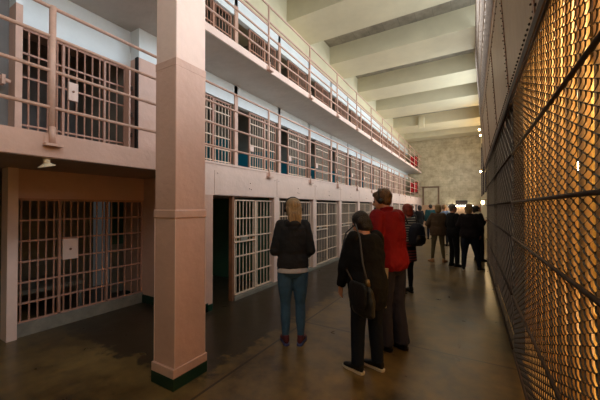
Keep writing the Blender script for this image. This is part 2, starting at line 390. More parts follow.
# middle and top tiers
for tier, (z0, h, mf, lz, word) in enumerate(((2.31, 1.55, 'barpink', 0.62, 'middle-tier'), (4.44, 1.42, 'barpink', 0.55, 'top-tier'))):
    gp = gate_proto(0.60, h, 6, mf, 'barpink' if tier else 'barcream', lz); fp = fixed_proto(0.52, h, 5, mf, 'barpink' if tier else 'barcream')
    ug, uf = [False], [False]
    for k in range(11 if tier == 9 else 12):
        y0 = piers[k]-0.05
        if k == 0: y0 -= 0.0
        place(gp, ug, XW-0.04, y0+0.44, z0, 'barred %s cell gate, %s along the row from the square column' % (word, ORD[k]), 'cell gate', word+' cell gates')
        place(fp, uf, XW-0.065, y0+1.06, z0, 'fixed bars beside the %s %s cell gate from the square column' % (ORD[k], word), 'grille', word+' fixed grilles')
    if tier == 0:
        o = copy_tree(fp); o.location = (XW-0.10, 3.60, z0); tag(o, 'fixed bars right of the square column on the middle tier', 'grille', word+' fixed grilles')
    else:
        o = copy_tree(fp); o.location = (XW-0.10, 3.60, z0); tag(o, 'fixed bars right of the square column on the top tier', 'grille', word+' fixed grilles')
# large barred front in the alcove at ground level, far left
def wide_front(x, y0, y1, z0, z1, splits, nbs, nh, plate, mm, label):
    r = empty('barred_gate', (x, y0, z0)); f = MB(); W = y1-y0; H = z1-z0
    frame(f, 0, 0, W, 0, H, 0.02)
    for s_ in splits: f.box(-0.02, 0.02, s_-0.014, s_+0.014, 0, H)
    f.build('gate_frame', M[mm], r)
    ed = [0]+splits+[W]
    for i, nb in enumerate(nbs):
        b = MB(); grille(b, 0, ed[i]+0.015, ed[i+1]-0.015, 0.02, H-0.02, nb, [H*(k+0.92)/nh for k in range(nh)], 0.010)
        b.build('bars', M[mm], r)
    bevel(MB().box(0.0, 0.035, plate[0], plate[1], plate[2], plate[3]).build('lock_plate', M['pinkpale'], r), 0.004)
    MB().tube([(0.035, (plate[0]+plate[1])/2, (plate[2]+plate[3])/2), (0.045, (plate[0]+plate[1])/2, (plate[2]+plate[3])/2)], 0.014, 10).build('keyhole', M['browncol'], r)
    tag(r, label, 'gate'); return r
wide_front(XL-0.05, 1.37, 2.98, 0.16, 1.71, [0.45, 1.05], [5, 7, 5], 6, (0.48, 0.66, 0.72, 1.0), 'barpink', 'wide barred cell front with lock plate under the balcony, far left')
wide_front(XW-0.05, 1.25, 2.60, 2.31, 3.74, [0.50, 1.0], [5, 5, 3], 5, (0.55, 0.66, 0.70, 0.94), 'barpink', 'barred cell front with white lock plate on balcony left of the square column')
dd = MB(); dd.box(-4.53, -4.41, 2.50, 2.525, 2.35, 3.68)
dr = tag(dd.build('cell_door', M['pink']), 'narrow pink steel door ajar at the balcony pillar left of the square column', 'door')
hg = MB()
for z in (2.65, 2.95, 3.35): hg.box(-4.43, -4.39, 2.525, 2.545, z, z+0.06)
hg.build('hinge', M['darksteel'], dr)
struct('wall_middle_left_cell', MB().box(-6.3, -6.2, -2.6, 2.9, 2.31, 3.31), M['greygloss'])
# things seen inside the alcove cell
bunk = empty('bunk', (-5.9, 1.9, 0)); MB().box(-0.45, 0.45, -0.5, 0.5, 0.36, 0.42).build('bed_slab', M['curb'], bunk)
for sx in (-0.4, 0.4):
    for sy in (-0.45, 0.45): MB().box(sx-0.02, sx+0.02, sy-0.02, sy+0.02, 0, 0.36).build('leg', M['curb'], bunk)
tag(bunk, 'grey bunk standing inside the ground-floor cell at far left', 'bunk')
# pipe end by the balcony pillar
pp = MB(); pp.tube([(-4.45, 0.75, 3.10), (-4.42, 0.95, 3.08), (-4.38, 1.05, 3.02), (-4.36, 1.12, 2.98), (-4.36, 1.18, 2.97)], 0.022, 10)
po = tag(pp.build('handrail', M['pinkrail'], smooth=True), 'short bent pink pipe at the balcony pillar, far left edge', 'pipe')
MB().box(-4.41, -4.31, 1.10, 1.128, 2.92, 3.02).build('wall_flange', M['pinkrail'], po)

# ------------------------------------------------------------------ railings
def railing(z0, heights, y0, y1, posts, label, bracket):
    r = empty('balcony_railing', (XF, y0, z0))
    for h in heights:
        MB().tube([(0.0, 0, h), (0.0, y1-y0, h)], 0.018, 8).build('rail', M['pinkrail'], r, True)
    for y in posts:
        b = MB(); b.tube([(0.0, y-y0, 0.0), (0.0, y-y0, heights[-1]+0.015)], 0.028 if y < 2 else 0.020, 10); b.tube([(0.018, y-y0, -0.11), (0.018, y-y0, 0.06)], 0.028 if y < 2 else 0.02, 8)
        p = b.build('post', M['pinkrail'], r, True)
        if bracket and y < 12:
            q = MB(); q.box(0.0, 0.075, y-y0-0.07, y-y0+0.07, -0.13, -0.105); q.box(0.0, 0.012, y-y0-0.06, y-y0+0.06, -0.13, -0.03)
            q.build('bracket', M['pinkrail'], p)
    return tag(r, label, 'railing')
ps = [-0.55, 1.245, 3.0]+[4.76+1.74*k for k in range(12)]
railing(2.31, (0.25, 0.605, 0.935, 1.22), -2.6, YE-0.1, ps, 'pink four-bar railing along the middle balcony, broken view behind the square column', True)
railing(4.44, (0.23, 0.58, 0.88, 1.20), -2.6, YE-0.1, ps, 'pink pipe railing along the top balcony under the ceiling beams', True)

# ------------------------------------------------------------------ square column
col = empty('square_column', (-2.395, 1.855, 0))
def cb(hx, hy, z0, z1): return MB().box(-hx, hx, -hy, hy, z0, z1)
bevel(cb(0.146, 0.168, 0.105, 2.88).build('shaft', M['pink'], col), 0.008)
bevel(cb(0.143, 0.165, 2.885, 7.54).build('upper_shaft', M['pinkpale'], col), 0.008)
bevel(cb(0.148, 0.170, 2.86, 2.93).build('upper_collar', M['pink'], col), 0.004)
bevel(cb(0.154, 0.178, 1.50, 1.575).build('collar', M['pink'], col), 0.008)
bevel(cb(0.156, 0.190, 0.105, 0.185).build('base_collar', M['pink'], col), 0.006)
bevel(cb(0.158, 0.192, 0.0, 0.105).build('base', M['greenbase'], col), 0.006)
cr = MB()
for sx in (-1, 1):
    for sy in (-1, 1): cr.box(sx*0.146-0.003, sx*0.146+0.003, sy*0.168-0.003, sy*0.168+0.003, 0.19, 1.5)
cr.build('corner_bead', M['pinkpale'], col)
tag(col, 'square pink steel column with green base standing on the concrete floor', 'column')

# floodlight under the balcony
fl = empty('floodlight', (XF-0.06, 1.23, 2.075))
MB().tube([(0, 0, 0), (0, 0, -0.055)], 0.028, 10).build('stem', M['lampcream'], fl, True)
q = MB(); rs = []
for (z, r_) in ((-0.05, 0.03), (-0.06, 0.045), (-0.08, 0.078), (-0.085, 0.078)):
    rs.append([(r_*cos(2*pi*k/12)*0.8-0.02*(z < -0.09), r_*sin(2*pi*k/12)*0.9, z+0.25*r_*sin(2*pi*k/12)) for k in range(12)])
q.rings(rs); q.build('shade', M['lampcream'], fl)
tag(fl, 'small cream lamp with angled shade under the balcony edge, far left', 'lamp')

# ------------------------------------------------------------------ gun gallery and mesh cage on the right
XC = 0.38
def lean(z): return XC-0.06*(z-2.8) if z > 2.8 else XC
def zig(mb, y0, y1, z0, z1, pitch, per, r, xf, n=4, fine=True):
    k = int(round((y1-y0)/pitch))
    prof = ((0.0, 0.0), (0.16, 0.10), (0.5, 0.5), (0.84, 0.90)) if fine else ((0.0, 0.0),)
    for i in range(k):
        ya = y0+i*pitch-r*1.2; wdt = pitch+r*2.4; pts = []; j = 0; z = z0
        while z <= z1+1e-6:
            a = (i+j) % 2
            for (tz, ty) in prof:
                f = ty if not a else 1-ty
                pts.append((xf(z)+(2*f-1)*r*1.1+(r*1.6 if a else -r*1.6)*math.sin(pi*tz), ya+wdt*f, z+tz*per/2))
            z += per/2; j += 1
        rs = []
        for (x, y, z) in pts:
            if n == 4: rs.append([(x-r, y, z-r*0.5), (x, y-r, z), (x+r, y, z+r*0.5), (x, y+r, z)])
            else: rs.append([(x-r, y, z-r), (x+r*0.8, y-r, z+r*0.2), (x+r*0.4, y+r, z+r*0.5)])
        mb.rings(rs)
def panel(name, y0, y1, z0, z1, pitch, r, m, n, rails, posts, label, cat='mesh panel', railm='darksteel', rr=0.011):
    p = empty(name, (0, 0, 0)); b = MB(); zig(b, y0, y1, z0, z1, pitch, pitch*(0.78 if n == 4 else 1.0), r, lean, n, n == 4); b.build('chain_link', M[m], p)
    for z in rails: MB().tube([(lean(z)-0.014, y0, z), (lean(z)-0.014, y1, z)], rr, 8).build('rail', M[railm], p, True)
    for y in posts: MB().box(XC+0.005, XC+0.055, y-0.025, y+0.025, 0 if z0 < 1 else z0, 2.72 if z0 < 1 else z0+0.05).build('post', M[railm], p)
    return tag(p, label, cat)
panel('mesh_fence', 0.4, 3.85, 0.06, 2.72, 0.062, 0.0033, 'wire', 4, (0.08, 0.66, 1.28, 1.65, 2.16, 2.72), (0.4, 3.85), 'dark chain-link fence nearest the camera, glowing gold behind, right edge')
panel('mesh_fence', 3.90, 10.4, 0.06, 2.74, 0.14, 0.0022, 'dullwire', 3, (0.08, 0.66, 1.28, 1.65, 2.16, 2.72), (7.1, 10.4), 'greyish chain-link fence beyond the golden one, running to the far visitors')
panel('mesh_fence', 1.0, 12.0, 4.35, 6.88, 0.12, 0.006, 'dullwire', 3, (4.36, 5.2, 6.0, 6.86), (), 'grey-brown wire mesh leaning over the riveted plate, up at the beams', railm='steelplate')
# steel plate between the two meshes, with rivets and seams
gg = empty('gallery_plate', (0, 0, 0))
def lbox(mb, y0, y1, z0, z1, t0, t1):
    b = len(mb.v)
    for z in (z0, z1):
        for y in (y0, y1):
            for t in (t0, t1): mb.v.append((lean(z)+t, y, z))
    mb.f += [tuple(b+i for i in q) for q in ((0, 2, 3, 1), (4, 5, 7, 6), (0, 1, 5, 4), (2, 6, 7, 3), (0, 4, 6, 2), (1, 3, 7, 5))]
b = MB(); lbox(b, -0.5, 12.0, 2.8, 4.32, 0.0, 0.03); b.build('plate', M['steelplate'], gg)
b = MB(); lbox(b, -0.5, 12.0, 2.80, 2.87, -0.012, 0.0); b.build('lower_angle', M['darksteel'], gg)
b = MB(); lbox(b, -0.5, 12.0, 4.25, 4.32, -0.012, 0.0); b.build('upper_angle', M['steelplate'], gg)
for y in (0.9, 2.5, 4.1, 5.9, 8.0, 10.2):
    b = MB(); lbox(b, y-0.03, y+0.03, 2.88, 4.27, -0.008, 0.0); b.build('seam_strip', M['browncol'], gg)
b = MB()
for i in range(150):
    y = 0.2+i*0.08
    b.sphere((lean(2.93)-0.003, y, 2.93), 0.011, 6, 4)
    if i % 2: b.sphere((lean(4.22)-0.003, y, 4.22), 0.010, 6, 4)
for y in (2.45, 2.55, 4.05, 4.15, 5.85, 5.95, 7.95, 8.05):
    for k in range(14): b.sphere((lean(3.0+k*0.09)-0.010, y, 3.0+k*0.09), 0.008, 6, 4)
b.build('rivets', M['darksteel'], gg)['kind'] = 'stuff'
tag(gg, 'long tan riveted steel plate above the chain-link fence', 'steel plate')
struct('gallery_bounce_floor', MB().box(XC+0.06, 1.42, -2.6, 9.4, 0, 0.03), M['ochre'])  # pale ochre sheet added to bounce warm light up the gallery
struct('gallery_floor', MB().box(XC+0.03, 1.5, -2.6, 10.6, 3.62, 3.68), M['darksteel'])
struct('wall_gallery_near', MB().box(1.42, 1.5, -2.6, 9.4, 0, 3.62), M['ochre'])
struct('wall_gallery_partition', MB().box(XC+0.16, 1.42, 9.4, 9.46, 0, 3.62), M['ochre'])
struct('wall_gallery_far', MB().box(0.445, 0.475, 3.9, 10.5, 0, 3.61), M['darksteel'])
struct('wall_gallery_end', MB().box(XC+0.04, 1.5, 10.5, 10.6, 0, 2.72), M['galleryback'])
proto = None
yps = [0.5+0.30*k for k in range(28)]
for i, y in enumerate(yps):
    if proto is None:
        proto = MB().tube([(0, 0, 0), (0, 0, 3.61)], 0.032, 12).build('steel_pole', M['pole'], smooth=True); o = proto
    else: o = proto.copy(); C.objects.link(o)
    o.location = (0.64, y, 0)
    tag(o, 'warm-lit round steel pole in the row behind the golden chain-link fence', 'pole', 'poles behind the golden fence')
# flat horizontal rails of the pole row
# bulbs
def bulb(loc, power, label, r=0.03, group=None, cord=0.3, col=(1, 0.68, 0.34)):
    e = empty('light_bulb', loc)
    MB().sphere((0, 0, 0), (r, r, r*1.2), 12, 8).build('glass_bulb', M['bulb'], e, True)
    MB().tube([(0, 0, r), (0, 0, r+0.05)], 0.014, 8).build('socket', M['brass'], e, True)
    if cord: MB().tube([(0, 0, r+0.05), (0, 0, r+0.05+cord)], 0.004, 6).build('cord', M['black'], e)
    l = bpy.data.lights.new('bulb_light', 'POINT'); l.energy = power; l.color = col; l.shadow_soft_size = r
    lo = bpy.data.objects.new('bulb_light', l); C.objects.link(lo); lo.location = (0, 0, -r-0.02); lo.parent = e
    tag(e, label, 'light bulb', group); return e
bulb((0.98, 4.22, 2.04), 9, 'glowing bare bulb behind the golden chain-link fence at head height', cord=1.5, r=0.042)
for (x, y, z, nm) in ((0.44, 18, 6.6, 'highest of the small warm bulbs on the far right wall'), (0.42, 21.2, 6.35, 'middle of the small warm bulbs on the far right wall, near ceiling'),
                      (0.5, 22.6, 6.3, 'small warm bulb on far right wall nearest the concrete end wall'), (0.46, 20.4, 3.7, 'small warm bulb between far windows on the right wall')):
    bulb((x, y, z), 14, nm, 0.05, cord=0)
    a = MB().box(x, 0.58, y-0.02, y+0.02, z+0.08, z+0.11).build('wall_arm', M['brass']); a.parent = bpy.context.scene.objects[-1] if False else None
    last = [o for o in C.objects if o.type == 'EMPTY' and o.name.startswith('light_bulb')][-1]
    a.parent = last; a.matrix_parent_inverse = Matrix.Translation((-x, -y, -z))
bulb((0.36, 13.2, 1.78), 40, 'bright yellow lamp beside the head of the visitor looking up', 0.055, cord=0)
last = [o for o in C.objects if o.type == 'EMPTY' and o.name.startswith('light_bulb')][-1]
a = MB().box(0.36, 0.58, 13.18, 13.22, 1.86, 1.89).build('wall_arm', M['brass'], last); a.matrix_parent_inverse = Matrix.Translation((-0.36, -13.2, -1.78))

# ------------------------------------------------------------------ end wall details
pn = MB(); x0, x1, z1 = -3.38, -2.26, 3.18
pn.box(x0-0.06, x0+0.06, YE-0.05, YE, 1.75, z1); pn.box(x1-0.06, x1+0.06, YE-0.05, YE, 1.75, z1); pn.box(x0-0.06, x1+0.06, YE-0.05, YE, z1-0.06, z1+0.06)
struct('trim_7', pn, M['galleryback'])
sg = empty('wall_sign', (-0.68, YE-0.06, 1.80)); MB().box(-0.40, 0.40, -0.03, 0.03, 0, 0.30).build('sign_board', M['signblack'], sg)
MB().box(-0.36, 0.36, -0.034, -0.03, 0.05, 0.25).build('sign_face', M['darksteel'], sg)
tag(sg, 'small black sign on the end wall above a strip light', 'sign')
fx = empty('strip_light', (-0.75, YE-0.10, 1.64)); MB().box(-0.85, 0.85, 0.0, 0.06, 0.0, 0.1).build('housing', M['white'], fx)
MB().tube([(-0.8, -0.03, 0.04), (0.8, -0.03, 0.04)], 0.03, 8).build('lamp_tube', M['tube'], fx)
l = bpy.data.lights.new('tube_light', 'AREA'); l.shape = 'RECTANGLE'; l.size = 1.6; l.size_y = 0.06; l.energy = 18; l.color = (1, 0.93, 0.8)
lo = bpy.data.objects.new('tube_light', l); C.objects.link(lo); lo.parent = fx; lo.location = (0, -0.07, 0.04); lo.rotation_euler = (radians(90), 0, 0)
tag(fx, 'white strip light glowing low on the end wall under the black sign', 'light')
dw = MB(); dw.box(-0.28, -0.16, YE-0.03, YE+0.001, 0, 1.6); dw.box(0.1, 0.2, YE-0.03, YE, 0, 1.6)
# red cabinets on both balconies at the far end
for (z, lab) in ((5.05, 'red cabinet at the far end of the top balcony'), (2.95, 'red cabinet at the far end of the middle balcony')):
    e = empty('fire_cabinet', (-4.05, YE-0.32, z-0.15)); h = 0.75
    bevel(MB().box(-0.25, 0.25, -0.12, 0.12, 0, h).build('cabinet_body', M['red'], e), 0.01)
    MB().box(-0.21, 0.21, -0.135, -0.12, 0.05, h-0.05).build('cabinet_door', M['red'], e)
    MB().box(-0.02, 0.02, -0.142, -0.12, 0.0, h).build('centre_strip', M['darkvoid'], e)
    MB().box(-0.3, 0.3, 0.12, 0.30, -0.1, h+0.1).build('back_plate', M['galleryback'], e)
    tag(e, lab, 'cabinet')
# ceiling fixture hanging at one beam
e = empty('ceiling_junction_box', (-2.75, 20.2, 7.0)); bevel(MB().box(-0.16, 0.16, -0.25, 0.05, -0.35, 0.3).build('box_body', M['beam'], e), 0.01)
MB().tube([(-0.16, -0.05, -0.1), (-0.5, -0.08, -0.16), (-0.8, -0.05, -0.02), (-0.95, 0, 0.1)], 0.02, 8).build('conduit', M['beam'], e)
tag(e, 'cream junction box with a bent conduit on a far ceiling beam', 'box')
#PEOPLE
# ------------------------------------------------------------------ people
def fabric(name, col, rough=0.85, var=0.12, scale=9, bump=0.5, bscale=16):
    return mat(name, col, rough, var=var, scale=scale, bump=bump, bscale=bscale, spec=0.25)
F = {'skin': mat('skin', srgb(206, 148, 118), 0.5, var=0.05, scale=8), 'lip': mat('lip', srgb(168, 90, 80), 0.5, var=0),
     'eye': mat('eye_dark', srgb(40, 28, 22), 0.3, var=0), 'sole': mat('pale_sole', srgb(196, 186, 170), 0.6, var=0.05)}
def striped(name, c0, c1, freq):
    m = bpy.data.materials.new(name); m.use_nodes = True; nt = m.node_tree; N = nt.nodes; L = nt.links; b = N['Principled BSDF']
    b.inputs['Roughness'].default_value = 0.85; tc = N.new('ShaderNodeTexCoord'); sp = N.new('ShaderNodeSeparateXYZ'); L.new(tc.outputs['Object'], sp.inputs[0])
    a = N.new('ShaderNodeMath'); a.operation = 'MULTIPLY'; a.inputs[1].default_value = freq; L.new(sp.outputs[2], a.inputs[0])
    f = N.new('ShaderNodeMath'); f.operation = 'FRACT'; L.new(a.outputs[0], f.inputs[0])
    g_ = N.new('ShaderNodeMath'); g_.operation = 'GREATER_THAN'; g_.inputs[1].default_value = 0.58; L.new(f.outputs[0], g_.inputs[0])
    x = N.new('ShaderNodeMix'); x.data_type = 'RGBA'; x.inputs['A'].default_value = c0; x.inputs['B'].default_value = c1
    L.new(g_.outputs[0], x.inputs['Factor']); L.new(x.outputs['Result'], b.inputs['Base Color']); return m
def hairmat(name, c):
    return mat(name, c, 0.5, var=0.45, scale=10, bump=0.6, bscale=18, stretch=(9, 9, 0.9))

def organic(mb, name, m, parent, voxel, smooth=4, disp=0.0):
    """one closed continuous skin from overlapping closed shapes"""
    me = mb.mesh(name); me.materials.append(m); o = bpy.data.objects.new(name, me); C.objects.link(o)
    r = o.modifiers.new('r', 'REMESH'); r.mode = 'VOXEL'; r.voxel_size = voxel; r.use_smooth_shade = True
    s_ = o.modifiers.new('s', 'SMOOTH'); s_.factor = 0.5; s_.iterations = smooth
    if disp > 0:
        tx = bpy.data.textures.new(name+'_folds', 'CLOUDS'); tx.noise_scale = 0.11; tx.noise_depth = 2
        dm = o.modifiers.new('d', 'DISPLACE'); dm.texture = tx; dm.strength = disp; dm.mid_level = 0.5; dm.texture_coords = 'LOCAL'
    dg = bpy.context.evaluated_depsgraph_get(); ev = o.evaluated_get(dg)
    nm = bpy.data.meshes.new_from_object(ev); o.modifiers.clear(); o.data = nm
    if not nm.materials: nm.materials.append(m)
    for p in nm.polygons: p.use_smooth = True
    o.parent = parent; return o

def limb(mb, pts, rads, n=12):
    mb.tube(pts, rads, n)
    for p, r in zip(pts, rads): mb.sphere(p, r*0.99, n, 8)

def lerp(a, b, t): return Vector(a)*(1-t)+Vector(b)*t

def hand(mb, wrist, elbow, s, side, curl=0.6, thumb_dir=None, k=1.0):
    w_ = Vector(wrist); d = (w_-Vector(elbow)).normalized()
    palm_n = Vector((-side, 0.15, -0.1)); palm_n = (palm_n-d*palm_n.dot(d)).normalized()
    lat = d.cross(palm_n).normalized()
    if thumb_dir is None: thumb_dir = Vector((0, 1, 0))
    if lat.dot(thumb_dir) < 0: lat = -lat
    c = w_+d*0.045*s
    R_ = Matrix((lat, d, palm_n)).transposed()
    mb.sphere(c, Vector((0.038, 0.052, 0.016))*s, 12, 8, R_); limb(mb, [w_-d*0.03*s, w_+d*0.02*s], [0.024*s, 0.024*s])
    for i, (off, ln) in enumerate(((0.027, 0.072), (0.009, 0.080), (-0.010, 0.075), (-0.028, 0.058))):
        p = w_+(d*0.082+lat*off)*s; dd = d.copy(); pts = [p-d*0.02*s, p]
        for f in (0.45, 0.30, 0.25):
            dd = (dd*cos(curl*0.55)+palm_n*sin(curl*0.55)).normalized() if f != 0.45 else (dd*cos(curl*0.4)+palm_n*sin(curl*0.4)).normalized()
            p = p+dd*ln*f*s; pts.append(p)
        limb(mb, pts, [0.009*s*k, 0.0092*s*k, 0.0085*s*k, 0.008*s*k, 0.007*s*k], 8)
    p = w_+(d*0.03+lat*0.026)*s; t1 = (lat*0.75+d*0.75+palm_n*0.3).normalized(); t2 = (lat*0.25+d+palm_n*0.5).normalized()
    limb(mb, [p-t1*0.012*s, p+t1*0.028*s, p+t1*0.03*s+t2*0.026*s, p+t1*0.03*s+t2*0.048*s], [0.013*s, 0.0115*s, 0.010*s, 0.008*s], 8)

class Person:
    def __init__(P, loc, rz, h, label, fem=True, lean=0.0, bend=0.0, yaw=0.0, pitch=0.0, arms=None, feet=None, heel=None, voxel=0.009, group=None, twist=0.0, broad=1.0):
        P.root = empty('person', loc, rz); tag(P.root, label, 'person', group)
        P.s = h/1.72; P.v = voxel; P.fem = fem; P.broad = broad
        s = P.s; P.lean = lean; P.hip = Vector((0, 0, 0.92))*s
        P.RL = Matrix.Rotation(-lean, 3, 'X') @ Matrix.Rotation(twist, 3, 'Z')
        P.T = lambda p: P.RL @ (Vector(p)-P.hip)+P.hip
        sw = (0.142 if fem else 0.172)*broad
        P.sh = {k: P.T(Vector((k*sw, -0.01, 1.42))*s) for k in (-1, 1)}
        P.neck0 = P.T(Vector((0, -0.015, 1.45))*s)
        P.HR = P.RL @ Matrix.Rotation(yaw, 3, 'Z') @ Matrix.Rotation(-bend*-1 if False else pitch, 3, 'X')
        P.headc = P.neck0+P.RL @ (Vector((0, 0.012+0.10*sin(bend), 0.165*cos(bend)))*s)
        arms = arms or {}
        P.el = {}; P.wr = {}
        for k in (-1, 1):
            e, w_ = arms.get(k, ((k*(sw+0.055), -0.03, 1.13), (k*(sw+0.06), 0.06, 0.89)))
            P.el[k] = Vector(e)*s; P.wr[k] = Vector(w_)*s
        feet = feet or {-1: (-0.10, 0.0, -0.1), 1: (0.10, 0.02, 0.1)}
        P.ft = {k: Vector((feet[k][0], feet[k][1], 0.09))*s for k in (-1, 1)}; P.fy = {k: feet[k][2] for k in (-1, 1)}
        P.hp = {k: Vector((k*0.088*broad, 0, 0.90))*s for k in (-1, 1)}
        P.kn = {k: lerp(P.hp[k], P.ft[k], 0.52)+Vector((0, 0.022, 0))*s for k in (-1, 1)}
    def hd(P, v): return P.headc+P.HR @ (Vector(v)*P.s)
    def body(P, curl=0.6, skin=None):
        s = P.s; mb = MB(); b_ = P.broad
        mb.ell([(0, 0, .84*s, .13*s*b_, .09*s), (0, 0, .92*s, .155*s*b_, .105*s), (0, 0, 1.0*s, .15*s*b_, .10*s), (0, 0.005*s, 1.08*s, .125*s*b_, .09*s), (0, 0, 1.2*s, .135*s*b_, .098*s), (0, -.005*s, 1.32*s, .15*s*b_, .10*s), (0, -.012*s, 1.40*s, .145*s*b_, .085*s), (0, -.015*s, 1.45*s, .08*s, .06*s)], 20, P.T)
        limb(mb, [P.T((0, -.015*s, 1.42*s)), P.neck0, P.headc+P.HR @ (Vector((0, -.015, -.05))*s)], [.062*s, .055*s, .05*s])
        # head: cranium, jaw, chin, nose, ears
        R_ = P.HR
        mb.sphere(P.hd((0, -.012, .03)), Vector((.075, .094, .085))*s, 20, 14, R_)
        mb.sphere(P.hd((0, .018, -.025)), Vector((.062, .072, .080))*s, 18, 12, R_)
        mb.sphere(P.hd((0, .055, -.078)), Vector((.032, .028, .026))*s, 12, 8, R_)
        mb.tube([P.hd((0, .080, .022)), P.hd((0, .103, -.016)), P.hd((0, .092, -.026))], [.008*s, .015*s, .012*s], 8)
        for k in (-1, 1):
            mb.sphere(P.hd((k*.074, -.008, -.008)), Vector((.011, .020, .032))*s, 10, 8, R_)
            limb(mb, [P.T(Vector((k*.07, -.012, 1.40))*s), P.sh[k]], [.05*s, .052*s])
            limb(mb, [P.sh[k], lerp(P.sh[k], P.el[k], .5), P.el[k], lerp(P.el[k], P.wr[k], .35), P.wr[k]], [.046*s, .042*s, .036*s, .037*s, .024*s])
            hand(mb, P.wr[k], P.el[k], s, k, curl, k=1.1)
            limb(mb, [P.hp[k], lerp(P.hp[k], P.kn[k], .4), P.kn[k], lerp(P.kn[k], P.ft[k], .35), P.ft[k]], [.082*s, .076*s, .052*s, .052*s, .034*s])
            fw = Matrix.Rotation(P.fy[k], 3, 'Z') @ Vector((0, 1, 0))
            limb(mb, [P.ft[k]-Vector((0, 0, .045*s)), P.ft[k]+fw*.13*s-Vector((0, 0, .062*s))], [.03*s, .024*s])
        o = organic(mb, 'body', skin or F['skin'], P.root, min(P.v, 0.007), 2)
        for k in (-1, 1): MB().sphere(P.hd((k*.030, .079, .012)), .0105*s, 10, 8).build('eye', F['eye'], P.root, True)
        MB().sphere(P.hd((0, .086, -.052)), Vector((.022, .007, .007))*s, 12, 6, P.HR).build('mouth', F['lip'], P.root, True)
        return o
    def top(P, m, hem=.88, thick=.02, hemw=0.0, sleeve=.95, loose=0.0, name='jacket', disp=.012, collar=None, hood=False, nz=1.47):
        s = P.s; mb = MB(); b_ = P.broad; t = thick
        z = hem; secs = []
        zs = [hem, .92, 1.0, 1.08, 1.2, 1.32, 1.395, 1.435, nz]
        base = {.92: (.155, .105, 0), 1.0: (.15, .10, 0), 1.08: (.130, .092, .005), 1.2: (.142, .10, 0), 1.32: (.152, .105, -.005), 1.395: (.132, .088, -.012), 1.435: (.092, .066, -.015), nz: (.062, .056, -.012)}
        if hem < .90: secs.append((0, 0, hem*s, (.158+t+hemw)*s*b_, (.108+t+hemw)*s))
        for q in zs[1:]:
            if q <= hem: continue
            rx, ry, yo = base[q]; l_ = loose if q < 1.25 else loose*.4
            secs.append((0, yo*s, q*s, (rx+t+l_)*s*b_, (ry+t+l_)*s))
        hz = .90
        def TT(p):     # hem below the hips hangs rather than leaning
            if p.z < P.hip.z: return Vector((p.x, p.y-(P.hip.z-p.z)*0.0, p.z))
            return P.T(p)
        mb.ell(secs, 24, TT)
        for k in (-1, 1):
            limb(mb, [P.T(Vector((k*.06, -.012, 1.405))*s), P.sh[k]], [(.048+t*.4)*s, (.046+t)*s])
            w_ = lerp(P.el[k], P.wr[k], sleeve)
            mb.tube([P.sh[k], lerp(P.sh[k], P.el[k], .5), P.el[k], lerp(P.el[k], w_, .5), w_], [(.046+t)*s, (.042+t)*s, (.038+t)*s, (.036+t*.8)*s, (.028+t*.7)*s], 14)
            mb.sphere(P.sh[k]-Vector((0, 0, .010*s)), (.043+t)*s, 14, 10); mb.sphere(P.el[k], (.038+t)*s, 12, 8)
        if collar:
            rs = []
            for (z_, r_) in ((-.03, .078), (0.03, .072), (collar, .076)):
                rs.append([P.neck0+P.RL @ (Vector((r_*cos(2*pi*i/18), r_*sin(2*pi*i/18)*.95, z_+ (0 if i > 9 else -.012)))*s) for i in range(18)])
            mb.rings(rs)
        if hood:
            mb.sphere(P.neck0+P.RL @ (Vector((0, -.075, -.005))*s), Vector((.098, .062, .052))*s, 16, 10)
            mb.sphere(P.neck0+P.RL @ (Vector((0, -.085, -.05))*s), Vector((.075, .045, .06))*s, 16, 10)
            limb(mb, [P.neck0+P.RL @ (Vector((x, y, .01))*s) for x, y in ((-.075, -.03), (-.085, .02), (-.05, .07))], [.03*s]*3); limb(mb, [P.neck0+P.RL @ (Vector((x, y, .01))*s) for x, y in ((.075, -.03), (.085, .02), (.05, .07))], [.03*s]*3)
        return organic(mb, name, m, P.root, P.v, 4, disp)
    def legs(P, m, top=.95, w=(.095, .088, .062, .060, .045), end=1.0, name='trousers', disp=.008, seat=.012):
        s = P.s; mb = MB(); b_ = P.broad
        mb.ell([(0, -.005*s, .80*s, .10*s*b_, .09*s), (0, -.012*s, .86*s, (.155+seat)*s*b_, (.112+seat)*s), (0, -.008*s, .92*s, (.158+seat)*s*b_, (.112+seat)*s), (0, 0, top*s, (.15+seat)*s*b_, (.10+seat)*s)], 22)
        for k in (-1, 1):
            a = lerp(P.kn[k], P.ft[k], end)
            mb.tube([P.hp[k], lerp(P.hp[k], P.kn[k], .45), P.kn[k], lerp(P.kn[k], P.ft[k], .4), a+Vector((0, 0, -.01*s))], [q*s*(b_ if i < 2 else 1) for i, q in enumerate(w)], 16)
            mb.sphere(P.hp[k], w[0]*s*b_, 16, 10); mb.sphere(P.kn[k], w[2]*s, 14, 10)
        return organic(mb, name, m, P.root, P.v, 3, disp)
